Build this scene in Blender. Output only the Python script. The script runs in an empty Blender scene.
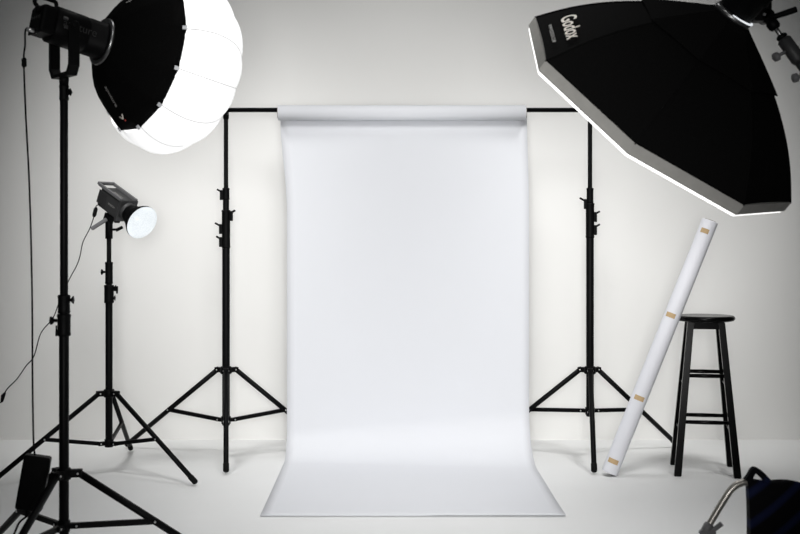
import bpy, bmesh, math, random
from mathutils import Vector, Matrix, Quaternion
random.seed(7)
C = bpy.context.scene.collection
PI = math.pi
V = Vector

# ------------------------------------------------------------------ camera
F = 1104.0          # focal length in pixels of the 800 px wide frame
YH = 243.0          # row of the horizon
H = 1.209           # lens height in metres
def at(px, py, d):  # the place in the room at depth d that the photo shows at a pixel
    return V(((px - 400) * d / F, d, H - (py - YH) * d / F))

cd = bpy.data.cameras.new('camera'); cam = bpy.data.objects.new('camera', cd); C.objects.link(cam)
cam.location = (0, 0, H); cam.rotation_euler = (PI / 2, 0, 0)
cd.sensor_width = 36; cd.lens = F / 800 * 36; cd.shift_y = -(267 - YH) / 800
cd.clip_start = 0.05; cd.clip_end = 60
cd.dof.use_dof = True; cd.dof.focus_distance = 5.8; cd.dof.aperture_fstop = 4.5
bpy.context.scene.camera = cam

# ------------------------------------------------------------------ materials
def mat(name, col, rough=0.5, metal=0.0, spec=0.5, noise=0.0, nscale=40, bump=0.0, emit=None, estr=0.0, col2=None, coat=0.0):
    m = bpy.data.materials.new(name); m.use_nodes = True
    nt = m.node_tree; b = nt.nodes['Principled BSDF']
    b.inputs['Base Color'].default_value = (*col, 1); b.inputs['Roughness'].default_value = rough
    b.inputs['Metallic'].default_value = metal; b.inputs['Specular IOR Level'].default_value = spec
    b.inputs['Coat Weight'].default_value = coat
    if emit: b.inputs['Emission Color'].default_value = (*emit, 1); b.inputs['Emission Strength'].default_value = estr
    if noise or bump:
        tc = nt.nodes.new('ShaderNodeTexCoord'); nz = nt.nodes.new('ShaderNodeTexNoise')
        nz.inputs['Scale'].default_value = nscale; nz.inputs['Detail'].default_value = 4
        nt.links.new(tc.outputs['Object'], nz.inputs['Vector'])
        if noise:
            mx = nt.nodes.new('ShaderNodeMix'); mx.data_type = 'RGBA'
            c2 = col2 or tuple(max(0, c * (1 - noise)) for c in col)
            mx.inputs['A'].default_value = (*col, 1); mx.inputs['B'].default_value = (*c2, 1)
            nt.links.new(nz.outputs['Fac'], mx.inputs['Factor']); nt.links.new(mx.outputs['Result'], b.inputs['Base Color'])
        if bump:
            bp = nt.nodes.new('ShaderNodeBump'); bp.inputs['Strength'].default_value = bump; bp.inputs['Distance'].default_value = 0.004
            nt.links.new(nz.outputs['Fac'], bp.inputs['Height']); nt.links.new(bp.outputs['Normal'], b.inputs['Normal'])
    return m
M = {}
M['wall']   = mat('painted_wall', (0.86, 0.855, 0.835), 0.85, spec=0.2, noise=0.02, nscale=2.0)
M['floor']  = mat('painted_floor', (0.86, 0.865, 0.86), 0.55, spec=0.3, noise=0.05, nscale=3.0)
M['paper']  = mat('seamless_paper', (0.745, 0.757, 0.79), 0.8, spec=0.15, noise=0.015, nscale=4.0)
M['roll']   = mat('wrapped_paper', (0.84, 0.845, 0.89), 0.55, spec=0.3, noise=0.02, nscale=6)
M['tape']   = mat('kraft_tape', (0.60, 0.42, 0.22), 0.6, noise=0.15, nscale=60)
M['card']   = mat('grey_cardboard', (0.22, 0.19, 0.16), 0.9, noise=0.2, nscale=60)
M['metal']  = mat('black_enamel', (0.003, 0.003, 0.0034), 0.45, spec=0.09, noise=0.2, nscale=50)
M['plast']  = mat('black_plastic', (0.003, 0.003, 0.0033), 0.5, spec=0.08, noise=0.2, nscale=80)
M['rubber'] = mat('black_rubber', (0.006, 0.006, 0.006), 0.8, spec=0.1, noise=0.2, nscale=80)
M['screw']  = mat('bright_steel', (0.7, 0.7, 0.7), 0.3, metal=1.0, noise=0.05, nscale=90)
M['wood']   = mat('black_lacquered_wood', (0.002, 0.002, 0.002), 0.22, spec=0.10, noise=0.3, nscale=30)
M['fabric'] = mat('black_softbox_fabric', (0.0028, 0.0028, 0.0028), 0.85, spec=0.03, noise=0.3, nscale=120, bump=0.15)
M['band']   = mat('grey_rim_fabric', (0.26, 0.255, 0.24), 0.75, spec=0.2, noise=0.25, nscale=25)
M['print']  = mat('pale_print', (0.62, 0.58, 0.52), 0.6, noise=0.1)
M['print2'] = mat('grey_print', (0.34, 0.33, 0.32), 0.6, noise=0.1)
M['print3'] = mat('dark_print', (0.014, 0.014, 0.014), 0.5, noise=0.1)
M['red']    = mat('red_print', (0.45, 0.03, 0.02), 0.6, noise=0.1)
M['tab']    = mat('pale_tab_fabric', (0.55, 0.56, 0.58), 0.7, noise=0.1)
M['grey']   = mat('dark_grey_casting', (0.045, 0.045, 0.046), 0.5, spec=0.4, noise=0.2, nscale=70)
M['grey2']  = mat('mid_grey_casting', (0.16, 0.16, 0.165), 0.5, spec=0.4, noise=0.2, nscale=70)
M['chrome'] = mat('brushed_tube_steel', (0.42, 0.40, 0.365), 0.34, metal=0.75, noise=0.1, nscale=60)
M['silver'] = mat('silver_ring', (0.20, 0.20, 0.20), 0.35, metal=1.0, noise=0.1, nscale=60)
M['glow']   = mat('lit_white_fabric', (0.7, 0.7, 0.7), 0.8, emit=(1, 1, 1), estr=0.72, noise=0.02)
M['seam']   = mat('fabric_seam', (0.2, 0.2, 0.2), 0.8, emit=(1, 1, 1), estr=0.42, noise=0.02)
M['diff']   = mat('lit_octagon_diffuser', (0.9, 0.9, 0.9), 0.8, emit=(1.0, 0.99, 0.97), estr=1.4, noise=0.02)
M['leak']   = mat('light_leak', (0.9, 0.9, 0.9), 0.8, emit=(0.9, 0.95, 1), estr=0.8, noise=0.02)

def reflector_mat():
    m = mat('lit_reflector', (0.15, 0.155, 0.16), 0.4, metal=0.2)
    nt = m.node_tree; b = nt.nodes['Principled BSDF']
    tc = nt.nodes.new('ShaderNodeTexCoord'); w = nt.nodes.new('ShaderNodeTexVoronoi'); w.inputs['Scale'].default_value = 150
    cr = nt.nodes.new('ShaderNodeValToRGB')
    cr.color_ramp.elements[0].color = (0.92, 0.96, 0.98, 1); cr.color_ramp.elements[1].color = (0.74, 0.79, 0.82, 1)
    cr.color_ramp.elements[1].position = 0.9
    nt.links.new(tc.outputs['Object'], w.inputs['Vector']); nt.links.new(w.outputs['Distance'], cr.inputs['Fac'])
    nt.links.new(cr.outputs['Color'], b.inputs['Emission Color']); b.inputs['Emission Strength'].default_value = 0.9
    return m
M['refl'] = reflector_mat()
def striped_mat():
    m = mat('navy_striped_canvas', (0.006, 0.007, 0.010), 0.85, spec=0.1)
    nt = m.node_tree; b = nt.nodes['Principled BSDF']
    tc = nt.nodes.new('ShaderNodeTexCoord'); mp = nt.nodes.new('ShaderNodeMapping'); mp.inputs['Rotation'].default_value = (0, math.radians(-52), 0)
    w = nt.nodes.new('ShaderNodeTexWave'); w.wave_type = 'BANDS'; w.bands_direction = 'X'; w.inputs['Scale'].default_value = 4.2
    w.inputs['Distortion'].default_value = 0.6
    cr = nt.nodes.new('ShaderNodeValToRGB'); cr.color_ramp.elements[0].color = (0.003, 0.003, 0.004, 1)
    cr.color_ramp.elements[0].position = 0.6; cr.color_ramp.elements[1].color = (0.009, 0.013, 0.045, 1)
    nt.links.new(tc.outputs['Object'], mp.inputs['Vector']); nt.links.new(mp.outputs['Vector'], w.inputs['Vector'])
    nt.links.new(w.outputs['Color'], cr.inputs['Fac']); nt.links.new(cr.outputs['Color'], b.inputs['Base Color'])
    return m
M['stripe'] = striped_mat()

# ------------------------------------------------------------------ mesh helpers (all in room coordinates)
def frame(n, hint=V((0, 0, 1))):
    n = n.normalized()
    if abs(n.dot(hint)) > 0.98: hint = V((1, 0, 0))
    a = hint.cross(n).normalized(); b = n.cross(a).normalized()
    return a, b, n
def tube(bm, pts, r, seg=12, caps=True, mi=0):
    pts = [V(p) for p in pts]; rs = r if isinstance(r, (list, tuple)) else [r] * len(pts)
    rings = []; ref = None
    for i, p in enumerate(pts):
        if i == 0: t = pts[1] - p
        elif i == len(pts) - 1: t = p - pts[i - 1]
        else: t = (pts[i + 1] - p).normalized() + (p - pts[i - 1]).normalized()
        t.normalize()
        if ref is None: a, b, _ = frame(t)
        else:
            a = (ref - t * ref.dot(t)).normalized(); b = t.cross(a)
        ref = a
        rings.append([bm.verts.new(p + rs[i] * (math.cos(2 * PI * k / seg) * a + math.sin(2 * PI * k / seg) * b)) for k in range(seg)])
    for i in range(len(rings) - 1):
        for k in range(seg):
            f = bm.faces.new((rings[i][k], rings[i][(k + 1) % seg], rings[i + 1][(k + 1) % seg], rings[i + 1][k])); f.material_index = mi; f.smooth = True
    if caps:
        f = bm.faces.new(list(reversed(rings[0]))); f.material_index = mi
        f = bm.faces.new(rings[-1]); f.material_index = mi
def box(bm, c, ax, hs, bev=0.0, mi=0, taper=1.0):
    """box at c with axes ax (three vectors), half sizes hs; taper scales the top (third axis)"""
    c = V(c); b2 = bmesh.new(); vs = []
    for sz in (-1, 1):
        k = 1 if sz < 0 else taper
        for sx, sy in ((-1, -1), (1, -1), (1, 1), (-1, 1)):
            vs.append(b2.verts.new(c + ax[0] * sx * hs[0] * k + ax[1] * sy * hs[1] * k + ax[2] * sz * hs[2]))
    for q in ((3, 2, 1, 0), (4, 5, 6, 7), (0, 1, 5, 4), (1, 2, 6, 5), (2, 3, 7, 6), (3, 0, 4, 7)):
        b2.faces.new([vs[i] for i in q])
    if bev: bmesh.ops.bevel(b2, geom=b2.edges[:], offset=bev, segments=2, affect='EDGES', profile=0.5)
    merge(bm, b2, mi)
def merge(bm, b2, mi=0):
    mp = {v: bm.verts.new(v.co) for v in b2.verts}
    for f in b2.faces:
        try:
            g = bm.faces.new([mp[v] for v in f.verts]); g.material_index = mi; g.smooth = f.smooth
        except ValueError: pass
    b2.free()
XYZ = (V((1, 0, 0)), V((0, 1, 0)), V((0, 0, 1)))
def lathe(bm, prof, o, n, seg=24, a=None, mi=0, close=False, smooth=True, rad=None):
    """prof: list of (s along n, radius); rad(theta, s, r) may shape it"""
    fa, fb, n = frame(n)
    if a is not None: fa = a.normalized(); fb = n.cross(fa).normalized()
    rings = []
    for s, r in prof:
        ring = []
        if r < 1e-6: ring = [bm.verts.new(o + n * s)]
        else:
            for k in range(seg):
                th = 2 * PI * k / seg; rr = rad(th, s, r) if rad else r
                ring.append(bm.verts.new(o + n * s + rr * (math.cos(th) * fa + math.sin(th) * fb)))
        rings.append(ring)
    if close: rings.append(rings[0])
    for i in range(len(rings) - 1):
        A, B = rings[i], rings[i + 1]
        for k in range(seg):
            k2 = (k + 1) % seg
            if len(A) == 1 and len(B) == 1: continue
            if len(A) == 1: f = bm.faces.new((A[0], B[k2], B[k]))
            elif len(B) == 1: f = bm.faces.new((A[k], A[k2], B[0]))
            else: f = bm.faces.new((A[k], A[k2], B[k2], B[k]))
            f.material_index = mi; f.smooth = smooth
def ball(bm, c, r, mi=0):
    lathe(bm, [(-r, 0), (-r * .92, r * .38), (-r * .7, r * .71), (-r * .38, r * .92), (0, r), (r * .38, r * .92), (r * .7, r * .71), (r * .92, r * .38), (r, 0)], V(c), V((0, 0, 1)), 14, mi=mi)
def smooth_path(pts, n=8):
    pts = [V(p) for p in pts]; out = []
    for i in range(len(pts) - 1):
        p0 = pts[max(0, i - 1)]; p1 = pts[i]; p2 = pts[i + 1]; p3 = pts[min(len(pts) - 1, i + 2)]
        for k in range(n):
            t = k / n
            out.append(0.5 * ((2 * p1) + (p2 - p0) * t + (2 * p0 - 5 * p1 + 4 * p2 - p3) * t * t + (3 * p1 - p0 - 3 * p2 + p3) * t ** 3))
    out.append(pts[-1]); return out
def thing(name, label, cat, base=(0, 0, 0), group=None):
    o = bpy.data.objects.new(name, None); C.objects.link(o); o.location = base
    o.empty_display_size = 0.1
    o['label'] = label; o['category'] = cat
    if group: o['group'] = group
    return o
def root_of(o):
    while o.parent: o = o.parent
    return o
def obj(name, build, m, parent=None, base=None, label=None, fixn=True):
    bm = bmesh.new()
    r = build(bm)
    if fixn: bmesh.ops.recalc_face_normals(bm, faces=bm.faces[:])
    off = V(root_of(parent).location) if parent else V(base or (0, 0, 0))
    for v in bm.verts: v.co -= off
    me = bpy.data.meshes.new(name); bm.to_mesh(me); bm.free()
    for x in (m if isinstance(m, (list, tuple)) else [m]): me.materials.append(M[x])
    o = bpy.data.objects.new(name, me); C.objects.link(o)
    if parent: o.parent = parent
    else: o.location = off
    if label: o['label'] = label
    return o
def tag(o, label, cat, group=None):
    o['label'] = label; o['category'] = cat
    if group: o['group'] = group
    return o
def struct(name, build, m):
    o = obj(name, build, m); o['kind'] = 'structure'; return o
def lettering(body, o, dx, dy, width, lift, parent, m, name='lettering', label=None, shear=0.0, thick=0.0):
    cu = bpy.data.curves.new('type', 'FONT'); cu.body = body; cu.size = 1.0; cu.align_x = 'CENTER'; cu.shear = shear; cu.offset = thick
    ob = bpy.data.objects.new('type', cu); C.objects.link(ob)
    bpy.context.view_layer.update()
    dg = bpy.context.evaluated_depsgraph_get()
    me = bpy.data.meshes.new_from_object(ob.evaluated_get(dg)); bpy.data.objects.remove(ob)
    xs = [v.co.x for v in me.vertices]; w = max(xs) - min(xs); k = width / w
    dx = dx.normalized(); dy = dy.normalized(); nz = dx.cross(dy).normalized()
    cx = (max(xs) + min(xs)) / 2
    def b(bm):
        vs = [bm.verts.new(o + dx * ((v.co.x - cx) * k) + dy * (v.co.y * k) + nz * lift) for v in me.vertices]
        for p in me.polygons:
            try: bm.faces.new([vs[i] for i in p.vertices])
            except ValueError: pass
    return obj(name, b, m, parent, label=label, fixn=False)

# ------------------------------------------------------------------ the setting
WY = 6.78
def b_floor(bm):
    g = []
    for j in range(2):
        g.append([bm.verts.new((x, y, 0)) for x in (-6, 6) for y in ((-3,) if j == 0 else (WY,))])
    bm.faces.new((g[0][0], g[0][1], g[1][1], g[1][0]))
struct('floor', b_floor, 'floor')
def b_wall(bm):   # painted back wall with a tight painted corner at its foot
    prof = [(WY - 0.006 + 0.006 * math.sin(a), 0.006 - 0.006 * math.cos(a)) for a in [PI / 2 * k / 8 for k in range(9)]] + [(WY, 3.8), (WY + .15, 3.8), (WY + .15, -0.02), (WY - .006, -0.02)]
    rows = [[bm.verts.new((x, y, z + 0.0005)) for (y, z) in prof] for x in (-6, 6)]
    n = len(prof)
    for i in range(n):
        f = bm.faces.new((rows[0][i], rows[1][i], rows[1][(i + 1) % n], rows[0][(i + 1) % n])); f.smooth = i < 8
    bm.faces.new(rows[0]); bm.faces.new(rows[1][::-1])
struct('wall_back', b_wall, 'wall')

# ------------------------------------------------------------------ tripod stands
UP = V((0, 0, 1))
def polar(a, r): return V((math.cos(math.radians(a)) * r, math.sin(math.radians(a)) * r, 0))
def stand(t, sections, collar_z, hub_z, legs, locks, leg_r=0.012, joint=0.5, scuff=False):
    """sections: (z0, z1, radius); legs: (angle, reach); locks: (z0, z1, radius, [(angle, length, z, kind)])"""
    b = V(t.location)
    for i, (z0, z1, r) in enumerate(sections):
        obj('pole_section', lambda bm: lathe(bm, [(z0, 0), (z0, r * .9), (z0 + .004, r), (z1 - .004, r), (z1, r * .9), (z1, 0)], b, UP, 20), 'metal', t)
    for z0, z1, r, knobs in locks:
        lk = obj('locking_collar', lambda bm: lathe(bm, [(z0, 0), (z0, r * .95), (z0 + .006, r * 1.06), (z0 + .014, r), (z1 - .014, r), (z1 - .006, r * 1.08), (z1, r), (z1, 0)], b, UP, 20), 'plast', t)
        for ang, ln, z, kind in knobs:
            d = polar(ang, 1)
            def bk(bm):
                p = b + UP * z
                if kind == 'knob':
                    tube(bm, [p + d * r * .8, p + d * (r + ln * .6)], 0.006, 8)
                    q = p + d * (r + ln * .55)
                    lathe(bm, [(0, 0), (0, .011), (.004, .014), (ln * .4, .014), (ln * .45, .009), (ln * .45, 0)], q, d, 10, rad=lambda th, s, rr: rr * (1 + .12 * math.cos(5 * th)))
                elif kind == 'wing':
                    tube(bm, [p + d * r * .8, p + d * (r + ln * .6)], 0.006, 8)
                    q = p + d * (r + ln * .6); s = UP.cross(d)
                    box(bm, q + d * ln * .2 + UP * .006, (d, s, UP), (ln * .25, .005, .014), .003)
                    box(bm, q + d * ln * .2 - UP * .010, (d, s, UP), (ln * .2, .006, .009), .003)
                else:   # flip lever
                    s = UP.cross(d)
                    box(bm, p + d * (r + .006), (d, s, UP), (.009, .010, .028), .003)
                    e = (d * .8 + UP * .45).normalized()
                    box(bm, p + d * (r + .012 + ln * .4) + UP * .026, (e, s, e.cross(s)), (ln * .55, .009, .005), .002)
            kn = obj({'knob': 'tightening_knob', 'wing': 'wing_knob', 'lever': 'locking_lever'}[kind], bk, 'plast', lk)
    r0 = sections[0][2]
    def collar(bm):
        lathe(bm, [(collar_z - .022, 0), (collar_z - .022, r0 * 1.3), (collar_z - .016, r0 * 1.55), (collar_z + .014, r0 * 1.55), (collar_z + .02, r0 * 1.3), (collar_z + .02, 0)], b, UP, 20)
        for a, R in legs:
            d = polar(a, 1); s = UP.cross(d)
            box(bm, b + d * (r0 * 1.3 + .016) + UP * (collar_z), (d, s, UP), (.026, .015, .014), .003)
    cl = obj('leg_collar', collar, 'plast', t)
    def hub(bm):
        lathe(bm, [(hub_z - .02, 0), (hub_z - .02, r0 * 1.2), (hub_z + .02, r0 * 1.25), (hub_z + .02, 0)], b, UP, 18)
        for a, R in legs:
            d = polar(a, 1); s = UP.cross(d)
            box(bm, b + d * (r0 * 1.2 + .014) + UP * (hub_z), (d, s, UP), (.022, .013, .010), .003)
    hb = obj('brace_hub', hub, 'plast', t)
    def screw(p, q, par):
        obj('screw', lambda bm: lathe(bm, [(0, 0), (0, .0045), (.003, .004), (.003, 0)], p, q, 8), 'screw', par, label='bright screw head')
    for a, R in legs:
        d = polar(a, 1); s = UP.cross(d)
        for zz, rr, par in ((collar_z, r0 * 1.3 + .026, cl), (hub_z, r0 * 1.2 + .024, hb)):
            for sg in (-1, 1): screw(b + d * rr + UP * zz + s * sg * .0135, s * sg, par)
    for a, R in legs:
        d = polar(a, 1); s = UP.cross(d)
        p0 = b + d * (r0 * 1.3 + .03) + UP * collar_z; p1 = b + d * R + UP * (leg_r + .003)
        dirv = (p1 - p0).normalized()
        lg = obj('leg', lambda bm: tube(bm, [p0 - dirv * .01, p1 - dirv * .01], leg_r, 14), 'metal', t)
        obj('rubber_foot', lambda bm: tube(bm, [p1 - dirv * .05, p1 - dirv * .046, p1 - dirv * .006, p1], [leg_r * .9, leg_r * 1.16, leg_r * 1.16, leg_r * .8], 14), 'rubber', lg)
        for sg in (-1, 1): screw(p0.lerp(p1, joint) + s * sg * (leg_r - .0005), s * sg, lg)
        q = p0.lerp(p1, joint); h = b + d * (r0 * 1.2 + .02) + UP * hub_z
        e = (q - h).normalized()
        obj('brace', lambda bm: box(bm, (q + h) / 2, (e, s, e.cross(s)), ((q - h).length / 2 + .01, leg_r * .55, leg_r * .8), .002), 'metal', t)

SD = 6.2
k6 = SD / F
def zpx(py, d): return H - (py - YH) * d / F
TOPB = 'black tripod stand holding the %s end of the backdrop crossbar, %s'
BARZ = zpx(110, SD)
def backdrop_stand(px, label, hub_y, locks, legs):
    t = thing('backdrop_stand', label, 'stand', ((px - 400) * k6, SD, 0), 'stands of the backdrop')
    z1, z2 = zpx(228, SD), zpx(200, SD)
    stand(t, [(zpx(hub_y, SD) - .03, z1, .0215), (z1 - .02, z2, .0175), (z2 - .02, BARZ - .028, .0125)], zpx(370, SD), zpx(hub_y, SD), legs, locks, .0138, .52)
    b = V(t.location)
    def head(bm):
        lathe(bm, [(BARZ - .05, 0), (BARZ - .05, .016), (BARZ - .03, .017), (BARZ - .024, .012), (BARZ - .024, 0)], b, UP, 16)
        for sg in (-1, 1): box(bm, b + V((0, sg * .0185, BARZ - .012)), XYZ, (.013, .004, .018), .002)
        box(bm, b + V((0, 0, BARZ - .0205)), XYZ, (.013, .018, .006), .002)
    obj('bar_cradle', head, 'plast', t)
    return t
Z = lambda y: zpx(y, SD)
backdrop_stand(226, 'black tripod stand under left end of the backdrop crossbar, beside glowing lantern', 420,
    [(Z(200), Z(188), .019, [(180, .022, Z(195), 'lever')]), (Z(248), Z(210), .0235, [(-10, .02, Z(216), 'lever'), (180, .03, Z(229), 'lever'), (180, .022, Z(242), 'lever')])],
    [(-81, .45), (154, .71), (28, .63)])
backdrop_stand(590, 'black tripod stand under right end of the backdrop crossbar, below octagonal softbox', 411,
    [(Z(203), Z(188), .019, [(180, .03, Z(204), 'lever')]), (Z(238), Z(203), .0235, [(0, .022, Z(217), 'lever'), (0, .022, Z(230), 'lever')])],
    [(-97, .45), (150, .65), (30, .66)])

# crossbar, roll and sheet
XL, XR = (226 - 400) * k6, (590 - 400) * k6
bar = thing('crossbar', 'black horizontal bar carrying white paper roll across two backdrop stands', 'bar', (0, SD, BARZ))
obj('bar', lambda bm: tube(bm, [(XL - .05, SD, BARZ), (XR + .05, SD, BARZ)], .0125, 16), 'metal', bar)
for x in (XL - .055, XR + .055):
    obj('end_cap', lambda bm: tube(bm, [(x - .012, SD, BARZ), (x + .012, SD, BARZ)], .0135, 16), 'rubber', bar)

pb = thing('paper_backdrop', 'white seamless paper hanging from the crossbar and sweeping onto the floor', 'backdrop', (0, SD, 0))
RZ = BARZ - .016; RR = .043
xl, xr = (277.5 - 400) * (SD - RR) / F, (526.5 - 400) * (SD - RR) / F
def b_roll(bm):
    lathe(bm, [(0, .031), (0, RR), (xr - xl, RR), (xr - xl, .031), (0, .031)], V((xl, SD, RZ)), V((1, 0, 0)), 40)
obj('paper_roll', b_roll, 'paper', pb)
def b_core(bm):
    lathe(bm, [(-.004, .0292), (-.004, .0308), (xr - xl + .004, .0308), (xr - xl + .004, .0292), (-.004, .0292)], V((xl, SD, RZ)), V((1, 0, 0)), 32)
obj('cardboard_core', b_core, 'card', pb)
def b_sheet(bm):
    dw = SD + RR + .0012; L, R = (287 - 400) * dw / F, (529 - 400) * dw / F
    L0, R0 = (280 - 400) * dw / F, (527 - 400) * dw / F
    df = 4.87; Lf, Rf = (260 - 400) * df / F, (566 - 400) * df / F
    nx = 28; rows = []
    def prof(rad, u):
        """points (d, z, stage) from the roll down and forward to the front edge"""
        out = []
        for i in range(15):
            z = RZ + (rad - RZ) * i / 14; out.append((dw, z, 0, i / 14))
        for i in range(1, 17):
            a = PI / 2 * i / 16
            out.append((dw - rad * 1.35 * (1 - math.cos(a)), rad - (rad - .004) * math.sin(a), 1, i / 16))
        d0 = dw - rad * 1.35
        for i in range(1, 15):
            out.append((d0 + (df - d0) * i / 14, .004 + (.004 * (i / 14) ** 6 if u > .55 else .0015 * (i / 14) ** 6), 2, i / 14))
        return out
    for k in range(nx + 1):
        u = k / nx; rad = .15 + .12 * u
        col = []
        for d, z, st, q in prof(rad, u):
            # the width follows the hanging sheet, its edges curl a little below the roll
            hang = max(0, min(1, (RZ - z) / .55)); hang = hang * hang * (3 - 2 * hang)
            fwd = max(0, min(1, (dw - d) / (dw - df)))
            l = (L0 + (L - L0) * hang) * (1 - fwd) + Lf * fwd; r = (R0 + (R - R0) * hang) * (1 - fwd) + Rf * fwd
            edge = abs(2 * u - 1) ** 10
            dd = d - (.005 * edge if st == 0 else .005 * edge * (1 - q) if st == 1 else 0) * hang
            col.append(bm.verts.new((l + (r - l) * u, dd, z)))
        rows.append(col)
    for k in range(nx):
        for i in range(len(rows[0]) - 1):
            f = bm.faces.new((rows[k][i], rows[k][i + 1], rows[k + 1][i + 1], rows[k + 1][i])); f.smooth = True
sheet = obj('paper_sheet', b_sheet, 'paper', pb)
sm = sheet.modifiers.new('thickness', 'SOLIDIFY'); sm.thickness = .0006; sm.offset = 0

# ------------------------------------------------------------------ stool
SC = V((1.614, 5.85, 0)); rot = math.radians(-10)
ex = V((math.cos(rot), math.sin(rot), 0)); ey = V((-math.sin(rot), math.cos(rot), 0))
ST = zpx(313.5, 5.99) ; ST = .826
stool = thing('bar_stool', 'tall black wooden stool with round seat, standing right of the backdrop', 'stool', SC)
obj('seat', lambda bm: lathe(bm, [(ST - .030, 0), (ST - .030, .132), (ST - .026, .150), (ST - .016, .1565), (ST - .008, .155), (ST - .001, .148), (ST, .135), (ST - .002, .08), (ST - .003, 0)], SC, UP, 56), 'wood', stool)
def corner(sx, sy, z):
    h = .078 + (.150 - .078) * (1 - z / (ST - .03)); return SC + ex * sx * h + ey * sy * h + UP * z
def b_apron(bm):
    for k, (a, b_) in enumerate(((ex, ey), (ex, -ey), (ey, ex), (ey, -ex))):
        box(bm, SC + b_ * .078 + UP * (ST - .049), (a, b_, UP), (.078, .010, .0185), .002)
obj('apron', b_apron, 'wood', stool)
for sx, sy in ((-1, -1), (1, -1), (1, 1), (-1, 1)):
    def b_leg(bm):
        p0 = corner(sx, sy, .0); p1 = corner(sx, sy, ST - .031)
        b2 = bmesh.new(); vs = []
        for p, h in ((p0, .0185), (p1, .0165)):
            for qx, qy in ((-1, -1), (1, -1), (1, 1), (-1, 1)): vs.append(b2.verts.new(p + ex * qx * h + ey * qy * h))
        for q in ((3, 2, 1, 0), (4, 5, 6, 7), (0, 1, 5, 4), (1, 2, 6, 5), (2, 3, 7, 6), (3, 0, 4, 7)): b2.faces.new([vs[i] for i in q])
        bmesh.ops.bevel(b2, geom=b2.edges[:], offset=.003, segments=2, affect='EDGES')
        merge(bm, b2)
    obj('leg', b_leg, 'wood', stool)
for z in (.517, .278):
    for a, b_ in (((-1, -1), (1, -1)), ((-1, 1), (1, 1))):
        obj('stretcher', lambda bm: tube(bm, [corner(*a, z), corner(*a, z).lerp(corner(*b_, z), .5), corner(*b_, z)], [.0095, .011, .0095], 14), 'wood', stool)
for z in (.470, .232):
    for a, b_ in (((-1, -1), (-1, 1)), ((1, -1), (1, 1))):
        obj('stretcher', lambda bm: tube(bm, [corner(*a, z), corner(*a, z).lerp(corner(*b_, z), .5), corner(*b_, z)], [.0095, .011, .0095], 14), 'wood', stool)

# ------------------------------------------------------------------ wrapped paper roll leaning on the stool
d_b, d_t = 5.74, 5.74
pB = at(610.5, 470.0, d_b); pT = at(710, 221, d_t)
ax = (pT - pB).normalized(); rr = .0425
pB = pB - ax * ((pB.z - rr * math.sqrt(1 - ax.z ** 2)) / ax.z)      # its lower rim touches the floor
LEN = (pT - pB).length
wr = thing('wrapped_paper_roll', 'long white paper roll with kraft tape strips, leaning on the stool', 'paper roll', (pB.x, pB.y, 0))
wa, wb, _ = frame(ax, V((0, 1, 0)))
def b_wrap(bm):
    lathe(bm, [(0, rr * .72), (0, rr * .985), (.003, rr), (LEN - .003, rr), (LEN, rr * .985), (LEN, rr * .72), (LEN - .05, rr * .7), (.05, rr * .7), (0, rr * .72)], pB, ax, 40)
obj('roll', b_wrap, 'roll', wr)
obj('cardboard_core', lambda bm: lathe(bm, [(-.001, .028), (-.001, rr * .71), (LEN + .004, rr * .71), (LEN + .004, .028), (-.001, .028)], pB, ax, 32), 'card', wr)
front = (V((0, -1, 0)) - ax * V((0, -1, 0)).dot(ax)).normalized(); side = ax.cross(front)
for fy, a0, a1 in ((461, -58, 18), (398, -50, 22), (316, -60, 8), (232, -52, 6)):
    s0 = (fy - 470) / (221 - 470) * (pT - at(611, 470, d_b)).length + (at(611, 470, d_b) - pB).length
    def b_tape(bm):
        n = 10; g = []
        for j, s in enumerate((-.0125, .0125)):
            g.append([bm.verts.new(pB + ax * (s0 + s) + (rr + .0006) * (front * math.cos(math.radians(a0 + (a1 - a0) * i / n)) + side * math.sin(math.radians(a0 + (a1 - a0) * i / n)))) for i in range(n + 1)])
        for i in range(n):
            f = bm.faces.new((g[0][i], g[0][i + 1], g[1][i + 1], g[1][i])); f.smooth = True
    obj('tape_strip', b_tape, 'tape', wr, label='tan kraft tape strip')

# ------------------------------------------------------------------ near left light: stand, lamp head, lantern
ND = 4.05
Z = lambda y: zpx(y, ND)
nb = V(((64 - 400) * ND / F, ND, 0))
def seen(v, px, py):   # a direction judged against the line of sight at a pixel, turned into the room
    return V((0, 1, 0)).rotation_difference(at(px, py, 1) - V((0, 0, H))) @ V(v)
phi = math.radians(25)
n = seen((.95 * math.cos(phi), math.sin(phi), -.32 * math.cos(phi)), 146, 54).normalized()   # the way the lantern faces
e2 = seen((-.32, 0, -.95), 146, 54); e2 = (e2 - n * e2.dot(n)).normalized(); e1 = e2.cross(n).normalized()
if e1.y > 0: e1 = -e1
LD = 4.2
for _ in range(30):                     # the lamp's axis crosses its stand
    p = at(144.5, 56.5, LD); p = p - n * ((p.x - nb.x) / n.x); LD += (ND - p.y) * .8
YC = p
LC = at(144.5, 56.5, LD); ls = LD / F
HEADZ = YC.z - .179
t = thing('light_stand', 'black tripod stand in the foreground carrying the lantern lamp, power adapter at its foot', 'stand', nb, 'light stands')
stand(t, [(0.13, Z(333), .0178), (Z(335), Z(298), .0165), (Z(300), HEADZ - .03, .0145)], Z(473.5), Z(526), [(11, .55), (137, .55), (257, .55)],
      [(Z(336), Z(314), .0235, [(180, .028, Z(320.5), 'knob'), (180, .006, Z(331), 'wing')]), (Z(313.5), Z(295), .0215, [(0, .014, Z(300), 'knob')]),
       (HEADZ - .085, HEADZ - .028, .0165, [(-20, .010, HEADZ - .055, 'knob')])], .0135, .55)

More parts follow.
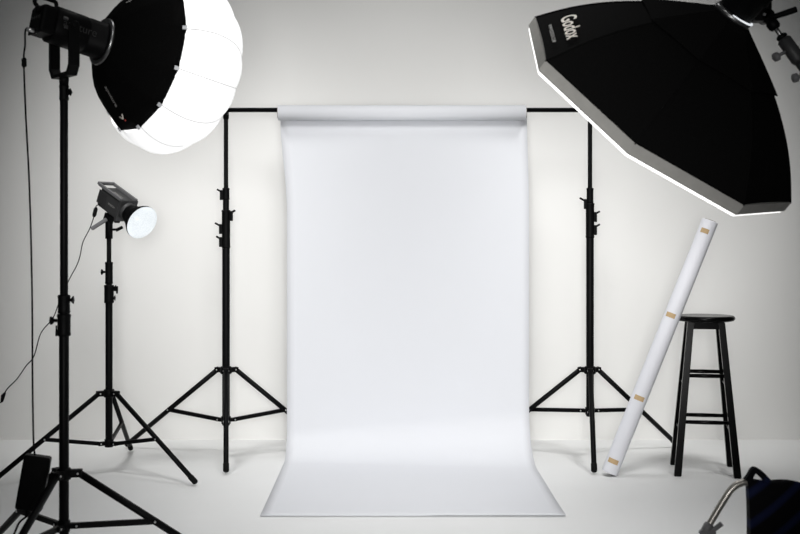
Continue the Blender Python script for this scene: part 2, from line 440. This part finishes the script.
     # centre of the lantern's rim; metres per pixel there
lan = thing('lantern_softbox', 'white glowing lantern softbox with black rear skirt, upper left foreground', 'softbox', LC)
seg = 96
def lobes(mix):
    def f(th, s, r):
        q = (th % (PI / 6)) - PI / 12
        return r * ((1 - mix) + mix * math.cos(PI / 12) / math.cos(q))
    return f
def b_dome(bm):
    A, B, s0 = 61 * ls, 90 * ls, 31 * ls
    prof = []
    for i in range(30):
        a = -math.asin(31 / 61) + (PI / 2 + math.asin(31 / 61)) * i / 29
        prof.append((s0 + A * math.sin(a), B * math.cos(a) if i < 29 else 0))
    def bulge(th, s, r):
        q = abs(math.sin(th * 6)); return r * (1 + .05 * (q - .7))
    lathe(bm, prof, LC, n, seg, a=e1, rad=bulge)
    for k in range(12):
        th = k * PI / 6
        fb = n.cross(e1).normalized()
        path = [LC + n * s + (math.cos(th) * e1 + math.sin(th) * fb) * (r * (1 - .034)) for s, r in prof[:-1]]
        tube(bm, path, .0022, 6, mi=1)
obj('lantern_diffuser', b_dome, ('glow', 'seam'), lan)
ringc = LC - n * 46 * ls
def b_skirt(bm):
    prof = [(-46, 22), (-42, 30), (-37, 40.5), (-30, 51), (-20, 62), (-10, 70.5), (0, 78)]
    prof = [(s * ls, r * ls) for s, r in prof]
    prof2 = prof + [(.004, 77 * ls)] + [(s + .002, r - .004) for s, r in reversed(prof)]
    lathe(bm, prof2, LC, n, seg, a=e1, rad=lobes(.9), smooth=True, close=True)
sk = obj('rear_skirt', b_skirt, 'fabric', lan, label='black fabric skirt at the back')
fb = n.cross(e1).normalized()
for k in range(12):
    th = k * PI / 6; rd = math.cos(th) * e1 + math.sin(th) * fb; tg = -math.sin(th) * e1 + math.cos(th) * fb
    dd = (n * 8 + rd * 7.5).normalized(); oo = dd.cross(tg).normalized()
    obj('tab', lambda bm: box(bm, LC + rd * 77.2 * ls - n * 1.2 * ls + oo * (.001 if oo.dot(rd) > 0 else -.001), (tg, dd, oo), (.0075, .0085, .0025), .001), 'tab', sk, label='pale fabric tab on the rim')
obj('mount_ring', lambda bm: lathe(bm, [(-.006, 18 * ls), (-.012, 21.5 * ls), (-.009, 23 * ls), (0.0, 23.6 * ls), (.006, 23 * ls), (.006, 18 * ls), (-.006, 18 * ls)], ringc, n, 48), ('silver'), lan, label='silver mount ring')
# lettering along one panel, reading down to the logo
def skirt_pt(thd, s, r):
    th = math.radians(thd); return LC + n * s * ls + (math.cos(th) * e1 + math.sin(th) * fb) * r * ls * .985
sgn = 1 if fb.dot(e2) > 0 else -1
def panel_letters(thd, body, w, mname):
    pa, pb_ = skirt_pt(thd, -37, 41), skirt_pt(thd, -16, 65)
    d = (pb_ - pa).normalized(); mid = pa.lerp(pb_, .42)
    rd = (mid - LC - n * (mid - LC).dot(n)).normalized(); out = (rd - d * rd.dot(d)).normalized()
    up = out.cross(d)
    return lettering(body, mid + out * .004, d, up, w, 0.003, sk, mname), d, up, out, pb_
L_, d_, up_, out_, end_ = panel_letters(69 * sgn, 'aputure', .085, 'print2')
def b_logo(bm):
    o = skirt_pt(69 * sgn, -12.5, 68) + out_ * .006
    tube(bm, [o - d_ * .013 + up_ * .010, o + d_ * .006 + up_ * .002], .0028, 6)
    tube(bm, [o + d_ * .006 + up_ * .002, o - d_ * .006 - up_ * .016], .0028, 6)
obj('logo', b_logo, 'print', sk, label='pale angular emblem')
obj('logo_dot', lambda bm: ball(bm, skirt_pt(69 * sgn, -9.5, 70) + out_ * .006 + up_ * .004, .0035), 'red', sk, label='small red dot of the emblem')
panel_letters(-84 * sgn, 'aputure', .085, 'print2')

# lamp head
head = thing('studio_lamp', 'black barrel lamp head behind the glowing lantern, on foreground stand', 'lamp', YC)
lat = n.cross(UP).normalized()
if lat.y > 0: lat = -lat
upb = lat.cross(n).normalized()
if upb.z < 0: upb = -upb
bs = ND / F; BR = 19 * bs
back = ringc - n * (70 * bs)
def b_barrel(bm):
    Ln = (ringc - back).length
    lathe(bm, [(.045, 0), (.045, BR * .93), (.052, BR), (Ln * .66, BR), (Ln * .67, BR * .97), (Ln * .70, BR * .97), (Ln * .71, BR), (Ln - .022, BR), (Ln - .016, BR * 1.06), (Ln - .006, BR * 1.06), (Ln - .006, 0)], back, n, 48,
          a=lat, rad=lambda th, s, r: r * (1 + .05 * math.cos(4 * th + PI)))
bd = obj('barrel', b_barrel, 'plast', head)
def b_back(bm):
    box(bm, back + n * .022, (lat, upb, n), (BR * .84, BR * .74, .030), .012)
    for k in range(7): box(bm, back - n * .004 - upb * (BR * .45) + lat * BR * (-.6 + .2 * k), (lat, upb, n), (.003, BR * .35, .003))
cp = obj('control_panel', b_back, 'plast', head)
obj('dial', lambda bm: lathe(bm, [(0, 0), (0, .016), (.016, .015), (.018, .012), (.018, 0)], back - n * .004 + upb * .03 + lat * .02, -n, 18), 'plast', cp)
obj('button', lambda bm: [lathe(bm, [(0, 0), (0, .006), (.005, .006), (.005, 0)], back - n * .004 + upb * .005 + lat * (.03 - .02 * k), -n, 10) for k in range(4)], 'grey', cp)
def b_handle(bm):
    pts = [back + n * .060 + upb * BR * .85, back + n * .056 + upb * (BR * .9 + .014), back + n * .045 + upb * (BR * .9 + .022), back + n * .0 + upb * (BR * .9 + .020), back - n * .020 + upb * (BR * .9 + .012), back - n * .022 + upb * BR * .8, back - n * .002 + upb * BR * .60]
    for sg in (-1, 1): pass
    P = smooth_path(pts, 6)
    tube(bm, P, .0075, 10)
obj('handle', b_handle, 'plast', head)
def b_yoke(bm):
    c0 = YC; w = BR + .014; zb = -.172
    pts = [c0 + lat * w, c0 + lat * w + UP * (zb + .03), c0 + lat * (w - .02) + UP * zb, c0 - lat * (w - .02) + UP * zb, c0 - lat * w + UP * (zb + .03), c0 - lat * w]
    hx = lat.cross(UP).normalized()
    for a, b_ in zip(pts[:-1], pts[1:]):
        e = (b_ - a).normalized(); s = e.cross(hx).normalized()
        box(bm, (a + b_) / 2, (e, hx, s), ((b_ - a).length / 2 + .005, .020, .007), .002)
yk = obj('yoke', b_yoke, 'plast', head)
for sg in (1, -1):
    obj('tilt_knob', lambda bm: lathe(bm, [(0, 0), (0, .012), (.004, .014), (.010, .014), (.012, .010), (.012, 0)], YC + lat * sg * (BR + .02), lat * sg, 20, rad=lambda th, s, r: r * (1 + .06 * math.cos(8 * th))), 'plast', yk)
obj('spigot_socket', lambda bm: lathe(bm, [(-.029, 0), (-.029, .016), (-.005, .018), (.006, .014), (.006, 0)], nb + UP * HEADZ, UP, 18), 'plast', yk)
# badge marks on the barrel side facing the room
obj('badge', lambda bm: [box(bm, back + n * .075 + lat * (BR * .80) + upb * (BR * .62 - .012), (n, (upb - lat * .75).normalized(), (lat + upb * .75).normalized()), (.009, .021, .004), .001), box(bm, back + n * .08 + lat * (BR * 1.01) - upb * .012, (n, upb, lat), (.007, .006, .003), .001)], 'grey', bd, label='dark grey badge plate')
lettering('aputure', ringc - n * .125 + lat * (BR * 1.0) - upb * .012, n, upb, .13, .004, bd, 'print3', label='dark raised lettering')

# power adapter and its cable
pa = thing('power_adapter', 'black power adapter hanging by its cable against foreground stand legs', 'adapter', at(33, 482, 4.0))
tl = math.radians(10)
ax_u = V((math.sin(tl), 0, math.cos(tl))); ax_r = V((math.cos(tl * .4), .15, -math.sin(tl) * .3)).normalized()
ax_r = (ax_r - ax_u * ax_r.dot(ax_u)).normalized(); ax_f = ax_u.cross(ax_r).normalized()
ac = at(33.5, 482.5, 4.02)
ad = obj('adapter_body', lambda bm: box(bm, ac, (ax_r, ax_f, ax_u), (.047, .026, .100), .008), 'plast', pa)
plug = back - n * .004 - upb * BR * .62
cable = [plug, plug - n * .03 - upb * .006, at(25, 46, ND - .05), at(23.8, 60, ND - .03), at(25.5, 110, ND), at(29.5, 190, ND), at(32, 290, ND), at(32.5, 380, ND), at(33.5, 440, 4.02), ac + ax_u * .10 - ax_r * .012]
cb = obj('cable', lambda bm: tube(bm, smooth_path(cable, 8), .0034, 8), 'rubber', pa)
obj('cable_ferrite', lambda bm: tube(bm, [at(23.8, 58, ND - .03), at(24, 59, ND - .03), at(24.2, 66, ND - .03), at(24.3, 67, ND - .03)], [.006, .009, .009, .006], 12), 'rubber', cb)
obj('connector', lambda bm: tube(bm, [plug + n * .01, plug - n * .03 - upb * .004], [.009, .007], 12), 'screw', cb)
lower = [ac - ax_u * .098, ac - ax_u * .125 - ax_r * .004, at(19, 523, 4.0), at(10, 540, 3.97), at(-15, 560, 3.9), V((-1.62, 3.86, .004)), V((-2.0, 3.9, .004))]
obj('mains_cable', lambda bm: tube(bm, smooth_path(lower, 6), .004, 8), 'rubber', pa)
obj('strain_relief', lambda bm: tube(bm, [ac - ax_u * .095, ac - ax_u * .128 - ax_r * .003], [.010, .006], 10), 'rubber', pa)

# ------------------------------------------------------------------ small lamp on the middle stand
MD = 5.8; Z = lambda y: zpx(y, MD)
mb = V(((109 - 400) * MD / F, MD, 0))
t = thing('light_stand', 'black tripod stand carrying the small reflector lamp, left behind foreground stand', 'stand', mb, 'light stands')
stand(t, [(Z(446), Z(300), .0185), (Z(302), Z(268), .0155), (Z(270), Z(233), .0120)], Z(393), Z(443), [(-31, .6), (93, .6), (213, .6)],
      [(Z(303), Z(285), .0245, [(0, .022, Z(290), 'wing'), (0, .006, Z(298), 'knob')]), (Z(284), Z(262), .0195, [(180, .022, Z(272), 'knob'), (0, .018, Z(288), 'knob')])], .0125, .52)
MC = at(142, 222.5, 5.66)            # centre of the reflector's mouth
n2 = seen((.55, -.72, -.42), 143, 223).normalized()
lat2 = n2.cross(UP).normalized();  # towards the left and the camera
up2 = lat2.cross(n2).normalized()
if up2.z < 0: up2 = -up2
ms = MC.y / F
lamp = thing('reflector_lamp', 'small black lamp with lit bowl reflector, left of the backdrop', 'lamp', mb + UP * Z(233))
RM = .089
def b_ref(bm):
    lathe(bm, [(-.125, .043), (-.112, .046), (-.06, .063), (-.01, RM), (0, RM + .001), (0.001, RM - .003), (-.01, RM - .004), (-.06, .060), (-.11, .044), (-.125, .043)], MC, n2, 48)
rf = obj('reflector', b_ref, 'plast', lamp)
obj('reflector_lining', lambda bm: lathe(bm, [(.0015, RM + .0005), (.0012, RM - .004), (-.012, RM - .0055), (-.06, .0585), (-.105, .042), (-.108, 0)], MC, n2, 48), 'refl', rf, label='bright facetted lining of the reflector', fixn=False)
b0 = MC - n2 * .125
def b_body(bm):
    box(bm, b0 - n2 * .115, (lat2, up2, n2), (.048, .052, .090), .008)
    box(bm, b0 - n2 * .020, (lat2, up2, n2), (.056, .060, .008), .006)
    lathe(bm, [(-.014, .050), (.004, .050), (.012, .046), (.012, 0)], b0, n2, 32)
    for k in range(12):
        box(bm, b0 - n2 * (.14 + .0065 * k) + lat2 * .048, (lat2, up2, n2), (.0016, .036, .0016))
mbdy = obj('housing', b_body, 'grey', lamp)
def b_hand(bm):
    for sg in (-1, 1):
        box(bm, b0 - n2 * .125 + lat2 * sg * .048 + up2 * .058, (lat2, up2, n2), (.006, .008, .105), .002)
    box(bm, b0 - n2 * .236 + up2 * .060, (lat2, up2, n2), (.052, .008, .008), .003)
obj('carry_handle', b_hand, 'grey2', lamp)
def b_vent(bm):
    for k in range(3): box(bm, b0 - n2 * .11 + lat2 * .0465 + up2 * (.014 - .012 * k), (lat2, up2, n2), (.001, .0025, .03 - .006 * k))
lettering('amaran', b0 - n2 * .085 + lat2 * .0498 + up2 * -.006, n2, up2, .06, .0008, mbdy, 'print2')
lettering('amaran', b0 - n2 * .10 + up2 * .0528 + lat2 * .02, n2, -lat2, .08, .0008, mbdy, 'print2')
# bracket: spigot socket, tilt block and lever
sk0 = mb + UP * Z(233)
def b_sock(bm):
    lathe(bm, [(-.03, 0), (-.03, .019), (.055, .019), (.062, .014), (.062, 0)], sk0, UP, 20)
    box(bm, sk0 + UP * .078, (lat2, n2, up2), (.020, .022, .024), .004)
so = obj('tilt_bracket', b_sock, 'plast', lamp)
obj('bracket_lever', lambda bm: (lambda p, q: box(bm, (p + q) / 2, ((q - p).normalized(), V((0, 1, 0)), (q - p).normalized().cross(V((0, 1, 0)))), ((q - p).length / 2, .012, .012), .004))(at(107, 219, 5.78), at(91.5, 229, 5.72)), 'grey2', so)
def b_wing(bm):
    p = sk0 + V((.018, -.012, .018))
    tube(bm, [p, p + V((.03, -.01, 0))], .006, 8)
    e = V((.9, 0, .45)).normalized()
    box(bm, p + V((.042, -.012, .004)), (e, V((0, 1, 0)), e.cross(V((0, 1, 0)))), (.020, .006, .008), .003)
    q = p + V((.02, -.012, .045)); tube(bm, [q, q + V((.022, -.008, 0))], [.011, .012], 10)
obj('wing_knob', b_wing, 'plast', so)
# its cord
c0 = b0 - n2 * .200 - up2 * .045 + lat2 * .02
path = [c0, at(96.3, 206, 5.75), at(95, 213, 5.73), at(90, 228, 5.72), at(83, 242, 5.70), at(80, 256, 5.68), at(76.5, 266, 5.66), at(70, 278, 5.62), at(60, 300, 5.55), at(53, 318, 5.45), at(41, 333, 5.3), at(34, 356, 5.15), at(26, 366, 5.05), at(17, 379, 4.95), at(8, 388, 4.85), at(3, 396, 4.8), at(1.5, 402, 4.78), at(-8, 409, 4.76), at(-40, 460, 4.7), V((-2.1, 4.6, .05)), V((-2.3, 4.6, .004)), V((-2.8, 4.7, .004))]
cw = obj('power_cord', lambda bm: tube(bm, smooth_path(path, 6), .0026, 8), 'rubber', lamp)
obj('inline_plug', lambda bm: tube(bm, [at(96, 207.5, 5.745), at(95.8, 209, 5.742), at(94.3, 215, 5.73), at(93.8, 217, 5.728)], [.006, .0105, .0105, .006], 12), 'rubber', cw)
obj('cord_plug', lambda bm: tube(bm, [at(5, 393, 4.82), at(3, 396, 4.8), at(1.8, 401.5, 4.78)], [.005, .009, .006], 10), 'rubber', cw)

# ------------------------------------------------------------------ octagonal softbox upper right
OD = 3.9; os_ = OD / F
OC = at(654, 117.5, OD)
sp = .245; cp_ = math.sqrt(1 - sp * sp)
on = seen((-.60 * cp_, sp, -.80 * cp_), 656, 116).normalized()          # the way the diffuser faces: down, left and away
ou = seen((.816, 0, -.58), 656, 116); ou = (ou - on * ou.dot(on)).normalized()
ov = on.cross(ou).normalized()
if ov.z > 0: ov = -ov                                      # the lower side of the rim
OR = 156 * os_
octa = thing('octagonal_softbox', 'large black octagonal softbox with grey rim and pale lettering, upper right', 'softbox', OC)
def oct_pt(k, s, r): # vertex k (45 degree steps), s metres in front of the rim
    th = math.radians(45 * k); return OC + on * s + (math.cos(th) * ou + math.sin(th) * ov) * r
BW = .038; ORG = 17 * os_; OL = .43
def orad(tt): return OR + (ORG - OR) * tt + .056 * math.sin(PI * tt)
NT = 12
def octa_strip(bm, prof, sub=1, close=False, sag=0.0):
    rows = []
    for s, r in prof:
        row = []
        for k in range(8):
            for j in range(sub):
                p = oct_pt(k, s, r).lerp(oct_pt(k + 1, s, r), j / sub)
                q = j / sub
                cen = OC + on * s
                p = p - (p - cen).normalized() * (sag * 4 * q * (1 - q) * r)
                row.append(bm.verts.new(p))
        rows.append(row)
    if close: rows.append(rows[0])
    m = len(rows[0])
    for i in range(len(rows) - 1):
        for k in range(m):
            f = bm.faces.new((rows[i][k], rows[i][(k + 1) % m], rows[i + 1][(k + 1) % m], rows[i + 1][k]))
            f.smooth = False
def b_can(bm):
    prof = [(-BW - (OL - BW) * i / NT, orad(i / NT)) for i in range(NT + 1)]
    octa_strip(bm, prof + [(s + .004, r - .006) for s, r in reversed(prof)], 6, True, .018)
can = obj('fabric_shell', b_can, 'fabric', octa, label='black fabric shell in eight panels')
for k in range(8):
    obj('rib', lambda bm: tube(bm, [oct_pt(k, -BW - (OL - BW) * i / NT, orad(i / NT) + .001) for i in range(NT + 1)], .0035, 8), 'fabric', octa)
def b_band(bm):
    octa_strip(bm, [(-BW - .004, OR * 1.004), (-.004, OR * 1.006), (0, OR * 1.0), (0, OR - .012), (-BW, OR - .012)], 4, True, .0)
obj('rim_band', b_band, 'band', octa, label='grey fabric band around the rim')
def b_diff(bm):
    rows = []
    octa_strip(bm, [(-.004, OR * .992), (.009, OR * .992), (.013, OR * .97), (.02, OR * .5)], 1)
    vs = [bm.verts.new(oct_pt(k, .02, OR * .5)) for k in range(8)]; bm.faces.new(vs)
obj('front_diffuser', b_diff, 'diff', octa, label='glowing white front diffuser')
def b_flap(bm):
    prof = []
    for i in range(6):
        tt = 1 - (1 - .67) * i / 5
        prof.append((-BW - (OL - BW) * tt - .006 * (i / 5), orad(tt) + .006 + .010 * (i / 5)))
    octa_strip(bm, prof + [(s + .003, r - .004) for s, r in reversed(prof)], 6, True, .03)
obj('rear_flap', b_flap, 'fabric', octa, label='black rear flap around the mount')
RC = OC - on * (OL + .004)
obj('speed_ring', lambda bm: lathe(bm, [(.01, ORG * .8), (.012, ORG * 1.12), (-.006, ORG * 1.16), (-.014, ORG * 1.05), (-.014, ORG * .8), (.01, ORG * .8)], RC, on, 40), 'silver', octa, label='silver mount ring')
def b_leak(bm):  # glowing tube that stands in for light escaping round the mount
    a0, a1 = 95, 200
    pts = []
    for i in range(19):
        th = math.radians(a0 + (a1 - a0) * i / 18 - 110); pts.append(RC - on * .012 + (math.cos(th) * ou + math.sin(th) * ov) * (ORG * 1.16))
    tube(bm, pts, [.0015 + .0022 * (1 - abs(i - 5) / 14) for i in range(19)], 8)
obj('leak_glow', b_leak, 'leak', octa, label='thin glowing strip imitating light leaking beside the mount')
# lettering on the panel between the two upper left rim corners (vertices 4 and 3)
tt = .20
pm = (oct_pt(4, -BW - (OL - BW) * tt, orad(tt)) + oct_pt(3, -BW - (OL - BW) * tt, orad(tt))) / 2
edge = (oct_pt(3, 0, OR) - oct_pt(4, 0, OR)).normalized()
t2 = tt + .1
pm2 = (oct_pt(4, -BW - (OL - BW) * t2, orad(t2)) + oct_pt(3, -BW - (OL - BW) * t2, orad(t2))) / 2
upd = (pm2 - pm).normalized()
lettering('Godox', pm + edge * .030 - upd * .012, edge, upd, .215, .014, can, 'print', label='pale brand lettering', thick=.016)
lettering('WWW.GODOX.COM', pm - upd * .060 + edge * .030, edge, upd, .165, .012, can, 'print2', label='small grey line of lettering', thick=.004)

# flash head behind it
fh = thing('flash_head', 'black flash head mounted on back of the octagonal softbox', 'lamp', RC)
hr = ORG * 1.02
fbody = obj('housing', lambda bm: lathe(bm, [(-.014, 0), (-.014, hr * .95), (-.02, hr), (-.08, hr * 1.12), (-.085, hr * 1.2), (-.30, hr * 1.2), (-.31, hr * 1.1), (-.31, 0)], RC, on, 40, rad=lambda th, s, r: r * (1 + .015 * math.cos(20 * th))), 'plast', fh)
jb = at(764, 10, 3.80)
def b_brk(bm):
    e = (at(766, 25, 3.80) - at(760, -8, 3.80)).normalized()
    box(bm, at(761, 6, 3.80), (V((1, 0, 0)), V((0, 1, 0)), UP), (.030, .03, .055), .008)
    lathe(bm, [(-.03, 0), (-.03, .022), (.03, .022), (.03, 0)], at(766, 17, 3.80), V((0, 1, 0)), 18)
br = obj('tilt_bracket', b_brk, 'plast', fh)
obj('tilt_handle', lambda bm: tube(bm, smooth_path([at(768, 17, 3.78), at(776, 16, 3.76), at(790, 11.5, 3.74), at(797, 9, 3.73)], 5), [.010] * 8 + [.011] * 7 + [.008], 12), 'plast', br)
obj('bracket_screw', lambda bm: lathe(bm, [(0, .006), (.004, .005), (.004, 0)], at(764.5, 14.5, 3.765), V((0, -1, 0)), 10), 'grey2', br)
# boom arm and the stand it belongs to
BX = 3.80
bend = at(771, 22, BX); q1 = at(805, 69, BX - .03)
ba = (q1 - bend).normalized(); b_a, b_b, _ = frame(ba)
pole = bend + ba * .62
boom = thing('boom_stand', 'grey boom arm with clamp knobs holding the flash head, right edge', 'stand', (pole.x, pole.y, 0))
obj('spigot', lambda bm: tube(bm, [bend - ba * .02, bend + ba * .10], .008, 14), 'silver', boom, label='silver spigot')
obj('swivel_block', lambda bm: [tube(bm, [bend - ba * .014, bend + ba * .004, bend + ba * .022, bend + ba * .03], [.014, .021, .021, .015], 16), tube(bm, [bend + ba * .055, bend + ba * .062, bend + ba * .072], [.014, .020, .017], 16)], 'plast', boom)
def b_rcv(bm):
    tube(bm, [bend + ba * .07, bend + ba * .078, bend + ba * .16, bend + ba * .17], [.017, .025, .025, .020], 20)
    tube(bm, [bend + ba * .165, bend + ba * .62], .019, 20)
    tube(bm, [bend + ba * .20, bend + ba * .21, bend + ba * .27, bend + ba * .28], [.02, .029, .029, .02], 20)
    tube(bm, [pole - ba * .04, pole + ba * .2], .019, 20)
arm = obj('boom_arm', b_rcv, 'grey', boom, label='dark grey boom arm')
for s, pk in ((.115, (776, 57)), (.222, (795, 78))):
    p = bend + ba * s; q = at(*pk, BX - .03)
    dq = (q - p).normalized()
    def b_kn(bm):
        tube(bm, [p + dq * .015, q - dq * .006], .006, 8)
        lathe(bm, [(-.012, 0), (-.012, .010), (-.008, .015), (.006, .015), (.010, .010), (.010, 0)], q, dq, 16, rad=lambda th, s, r: r * (1 + .1 * math.cos(6 * th)))
    obj('clamp_knob', b_kn, 'grey2', arm)
stand(boom, [(.12, .85, .0178), (.83, pole.z + .03, .0155)], .38, .16, [(40, .5), (160, .5), (280, .5)], [(.82, .9, .0235, [(0, .02, .86, 'knob')]), (pole.z - .04, pole.z + .035, .026, [(0, .02, pole.z, 'knob')])], .0135, .6)

# ------------------------------------------------------------------ folding chair lower right
CD = 3.5; cs = CD / F
ch = thing('folding_chair', 'folding chair with steel tube and dark navy striped canvas, lower right corner', 'chair', (at(790, 520, CD).x, CD, 0))
fl = at(668, 600, 3.5); fl = V((fl.x, CD - .02, .008))
Tl = [fl, at(703.5, 537, CD), at(709, 525, CD), at(724.5, 499, CD), at(729.5, 491.5, CD), at(735, 486, CD), at(741, 483.2, CD), at(750, 482.5, CD), at(800, 488, CD), at(880, 495, CD), at(888, 500, CD), at(894, 510, CD), at(900, 540, CD)]
Tl = [p for p in Tl]; end = V((at(925, 600, CD).x, CD - .02, .008)); Tl.append(end)
fr = obj('tube_frame', lambda bm: tube(bm, smooth_path(Tl, 6), .0112, 18), 'chrome', ch, label='bare steel tube frame')
def b_can2(bm):
    nx, nz = 24, 16; rows = []
    for j in range(nz + 1):
        row = []
        for i in range(nx + 1):
            u = i / nx; w = j / nz
            x0 = 746.5 + 1.5 * math.sin(w * 4); px = x0 + (884 - x0) * u
            top = 478.6 + (px - 746) * .105 + 1.5 * math.sin(u * 16)
            p = at(px, top + 128 * w, CD)
            p.y = CD - .013 - .05 * math.sin(PI * u) * math.sin(PI * min(1, w * 1.1)) * .6 - .012 * math.sin(u * 9 + w * 3)
            row.append(bm.verts.new(p))
        rows.append(row)
    top2 = []
    for i in range(nx + 1):
        p = rows[0][i].co.copy(); top2.append(bm.verts.new((p.x, CD, p.z + .006)))
    bk = [[bm.verts.new((v.co.x, CD + .014 + .002 * math.sin(i), v.co.z)) for i, v in enumerate(r)] for r in rows]
    allrows = list(reversed(rows)) + [top2] + bk
    for a, b_ in zip(allrows[:-1], allrows[1:]):
        for i in range(nx):
            f = bm.faces.new((a[i], a[i + 1], b_[i + 1], b_[i])); f.smooth = True
    for i in (0, nx):     # side hems
        for j in range(nz):
            bm.faces.new((rows[j][i], rows[j + 1][i], bk[j + 1][i], bk[j][i]))
canv = obj('canvas_back', b_can2, 'stripe', ch, label='black canvas with navy diagonal stripes')
def b_strap(bm):
    pts = [at(746.8, 480, CD - .012), at(749.5, 476.5, CD - .014), at(753, 470.5, CD - .016), at(756, 470.3, CD - .016), at(762, 475, CD - .016), at(767.5, 481, CD - .013)]
    P = smooth_path(pts, 6)
    for a, b_ in zip(P[:-1], P[1:]):
        e = (b_ - a).normalized(); s = V((0, 1, 0)); box(bm, (a + b_) / 2, (e, s, e.cross(s)), ((b_ - a).length / 2 + .003, .012, .009), .002)
obj('strap_loop', b_strap, 'stripe', canv)
def b_clamp(bm):
    p = at(708, 526.5, CD); e = (at(725, 497.5, CD) - at(703.5, 537, CD)).normalized()
    tube(bm, [p - e * .03, p - e * .025, p + e * .006, p + e * .012], [.012, .0155, .0155, .011], 16)
    tube(bm, [p - e * .018 + V((-.014, -.005, 0)), p - e * .018 + V((-.014, -.022, 0))], .009, 12)
    a = at(712, 531, CD - .015); b_ = at(722, 523.5, CD - .015); d = (b_ - a).normalized()
    box(bm, (a + b_) / 2, (d, V((0, 1, 0)), d.cross(V((0, 1, 0)))), ((b_ - a).length / 2, .007, .0065), .002)
    box(bm, at(711, 532, CD - .01), XYZ, (.014, .010, .008), .003)
obj('hinge_clamp', b_clamp, 'grey2', fr, label='grey hinge clamp with lever')
# seat, crossed front frame
sx0, sx1 = at(715, 520, CD).x, at(890, 520, CD).x
obj('canvas_seat', lambda bm: box(bm, V(((sx0 + sx1) / 2, CD - .24, .21)), XYZ, ((sx1 - sx0) / 2 - .03, .21, .008), .004), 'stripe', ch)
obj('front_frame', lambda bm: tube(bm, smooth_path([(sx0, CD - .04, .215), (sx0, CD - .40, .215), (sx0 - .01, CD - .46, .19), (sx0 - .02, CD - .47, .012), (sx1 + .02, CD - .47, .012), (sx1 + .01, CD - .46, .19), (sx1, CD - .40, .215), (sx1, CD - .04, .215)], 5), .0093, 14), 'chrome', ch)
obj('seat_rail', lambda bm: [tube(bm, [(x, CD - .02, .215), (x, CD - .46, .205)], .009, 12) for x in (sx0 + .02, sx1 - .02)], 'chrome', ch)

# ------------------------------------------------------------------ light
OVER, WALL, WASH, FILL = 365, 300, 390, 730
def area(name, loc, target, sx, sy, watts, col=(1, 1, 1), spread=180):
    l = bpy.data.lights.new(name, 'AREA'); l.shape = 'RECTANGLE'; l.size = sx; l.size_y = sy; l.energy = watts; l.color = col; l.spread = math.radians(spread)
    o = bpy.data.objects.new(name, l); C.objects.link(o); o.location = loc
    o.rotation_euler = (V(target) - V(loc)).to_track_quat('-Z', 'Y').to_euler(); return o
def spot(name, loc, target, watts, angle, blend, size, col=(1, 1, 1)):
    l = bpy.data.lights.new(name, 'SPOT'); l.energy = watts; l.spot_size = math.radians(angle); l.spot_blend = blend; l.shadow_soft_size = size; l.color = col
    o = bpy.data.objects.new(name, l); C.objects.link(o); o.location = loc
    o.rotation_euler = (V(target) - V(loc)).to_track_quat('-Z', 'Y').to_euler(); return o
spot('added_wall_spot', (0.05, 2.4, 3.9), (0.05, 6.5, 0.82), WALL, 56.5, .9, .6, (1, .995, .985))  # unseen lamp, added to brighten the wall and hanging paper
spot('added_wall_wash', (-1.86, 4.6, 4.4), (-1.33, 6.78, 0.75), WASH, 44.5, .9, .5, (1, .995, .985))  # unseen side lamp, added to lift the wall left of the paper
spot('added_wall_wash', (1.90, 4.6, 4.4), (1.37, 6.78, 0.75), WASH, 44.5, .9, .5, (1, .995, .985))  # its added counterpart, lifting the wall right of the paper
spot('vignette_fill', (0.0, -0.2, 1.35), (0.05, 6.7, 1.22), FILL, 43, .85, .5, (1, .995, .985))  # added lamp at the lens; its narrow cone imitates lens vignetting
spot('added_floor_spot', (0.05, 5.5, 4.6), (0.05, 4.5, 0), OVER, 54, .85, .8, (1, .998, .995))  # unseen overhead lamp, added to bring up the floor
w = bpy.data.worlds.new('studio'); bpy.context.scene.world = w; w.use_nodes = True
w.node_tree.nodes['Background'].inputs['Color'].default_value = (.93, .98, 1.0, 1)
w.node_tree.nodes['Background'].inputs['Strength'].default_value = .035
sc = bpy.context.scene
sc.view_settings.view_transform = 'Standard'; sc.view_settings.look = 'None'; sc.view_settings.exposure = 0
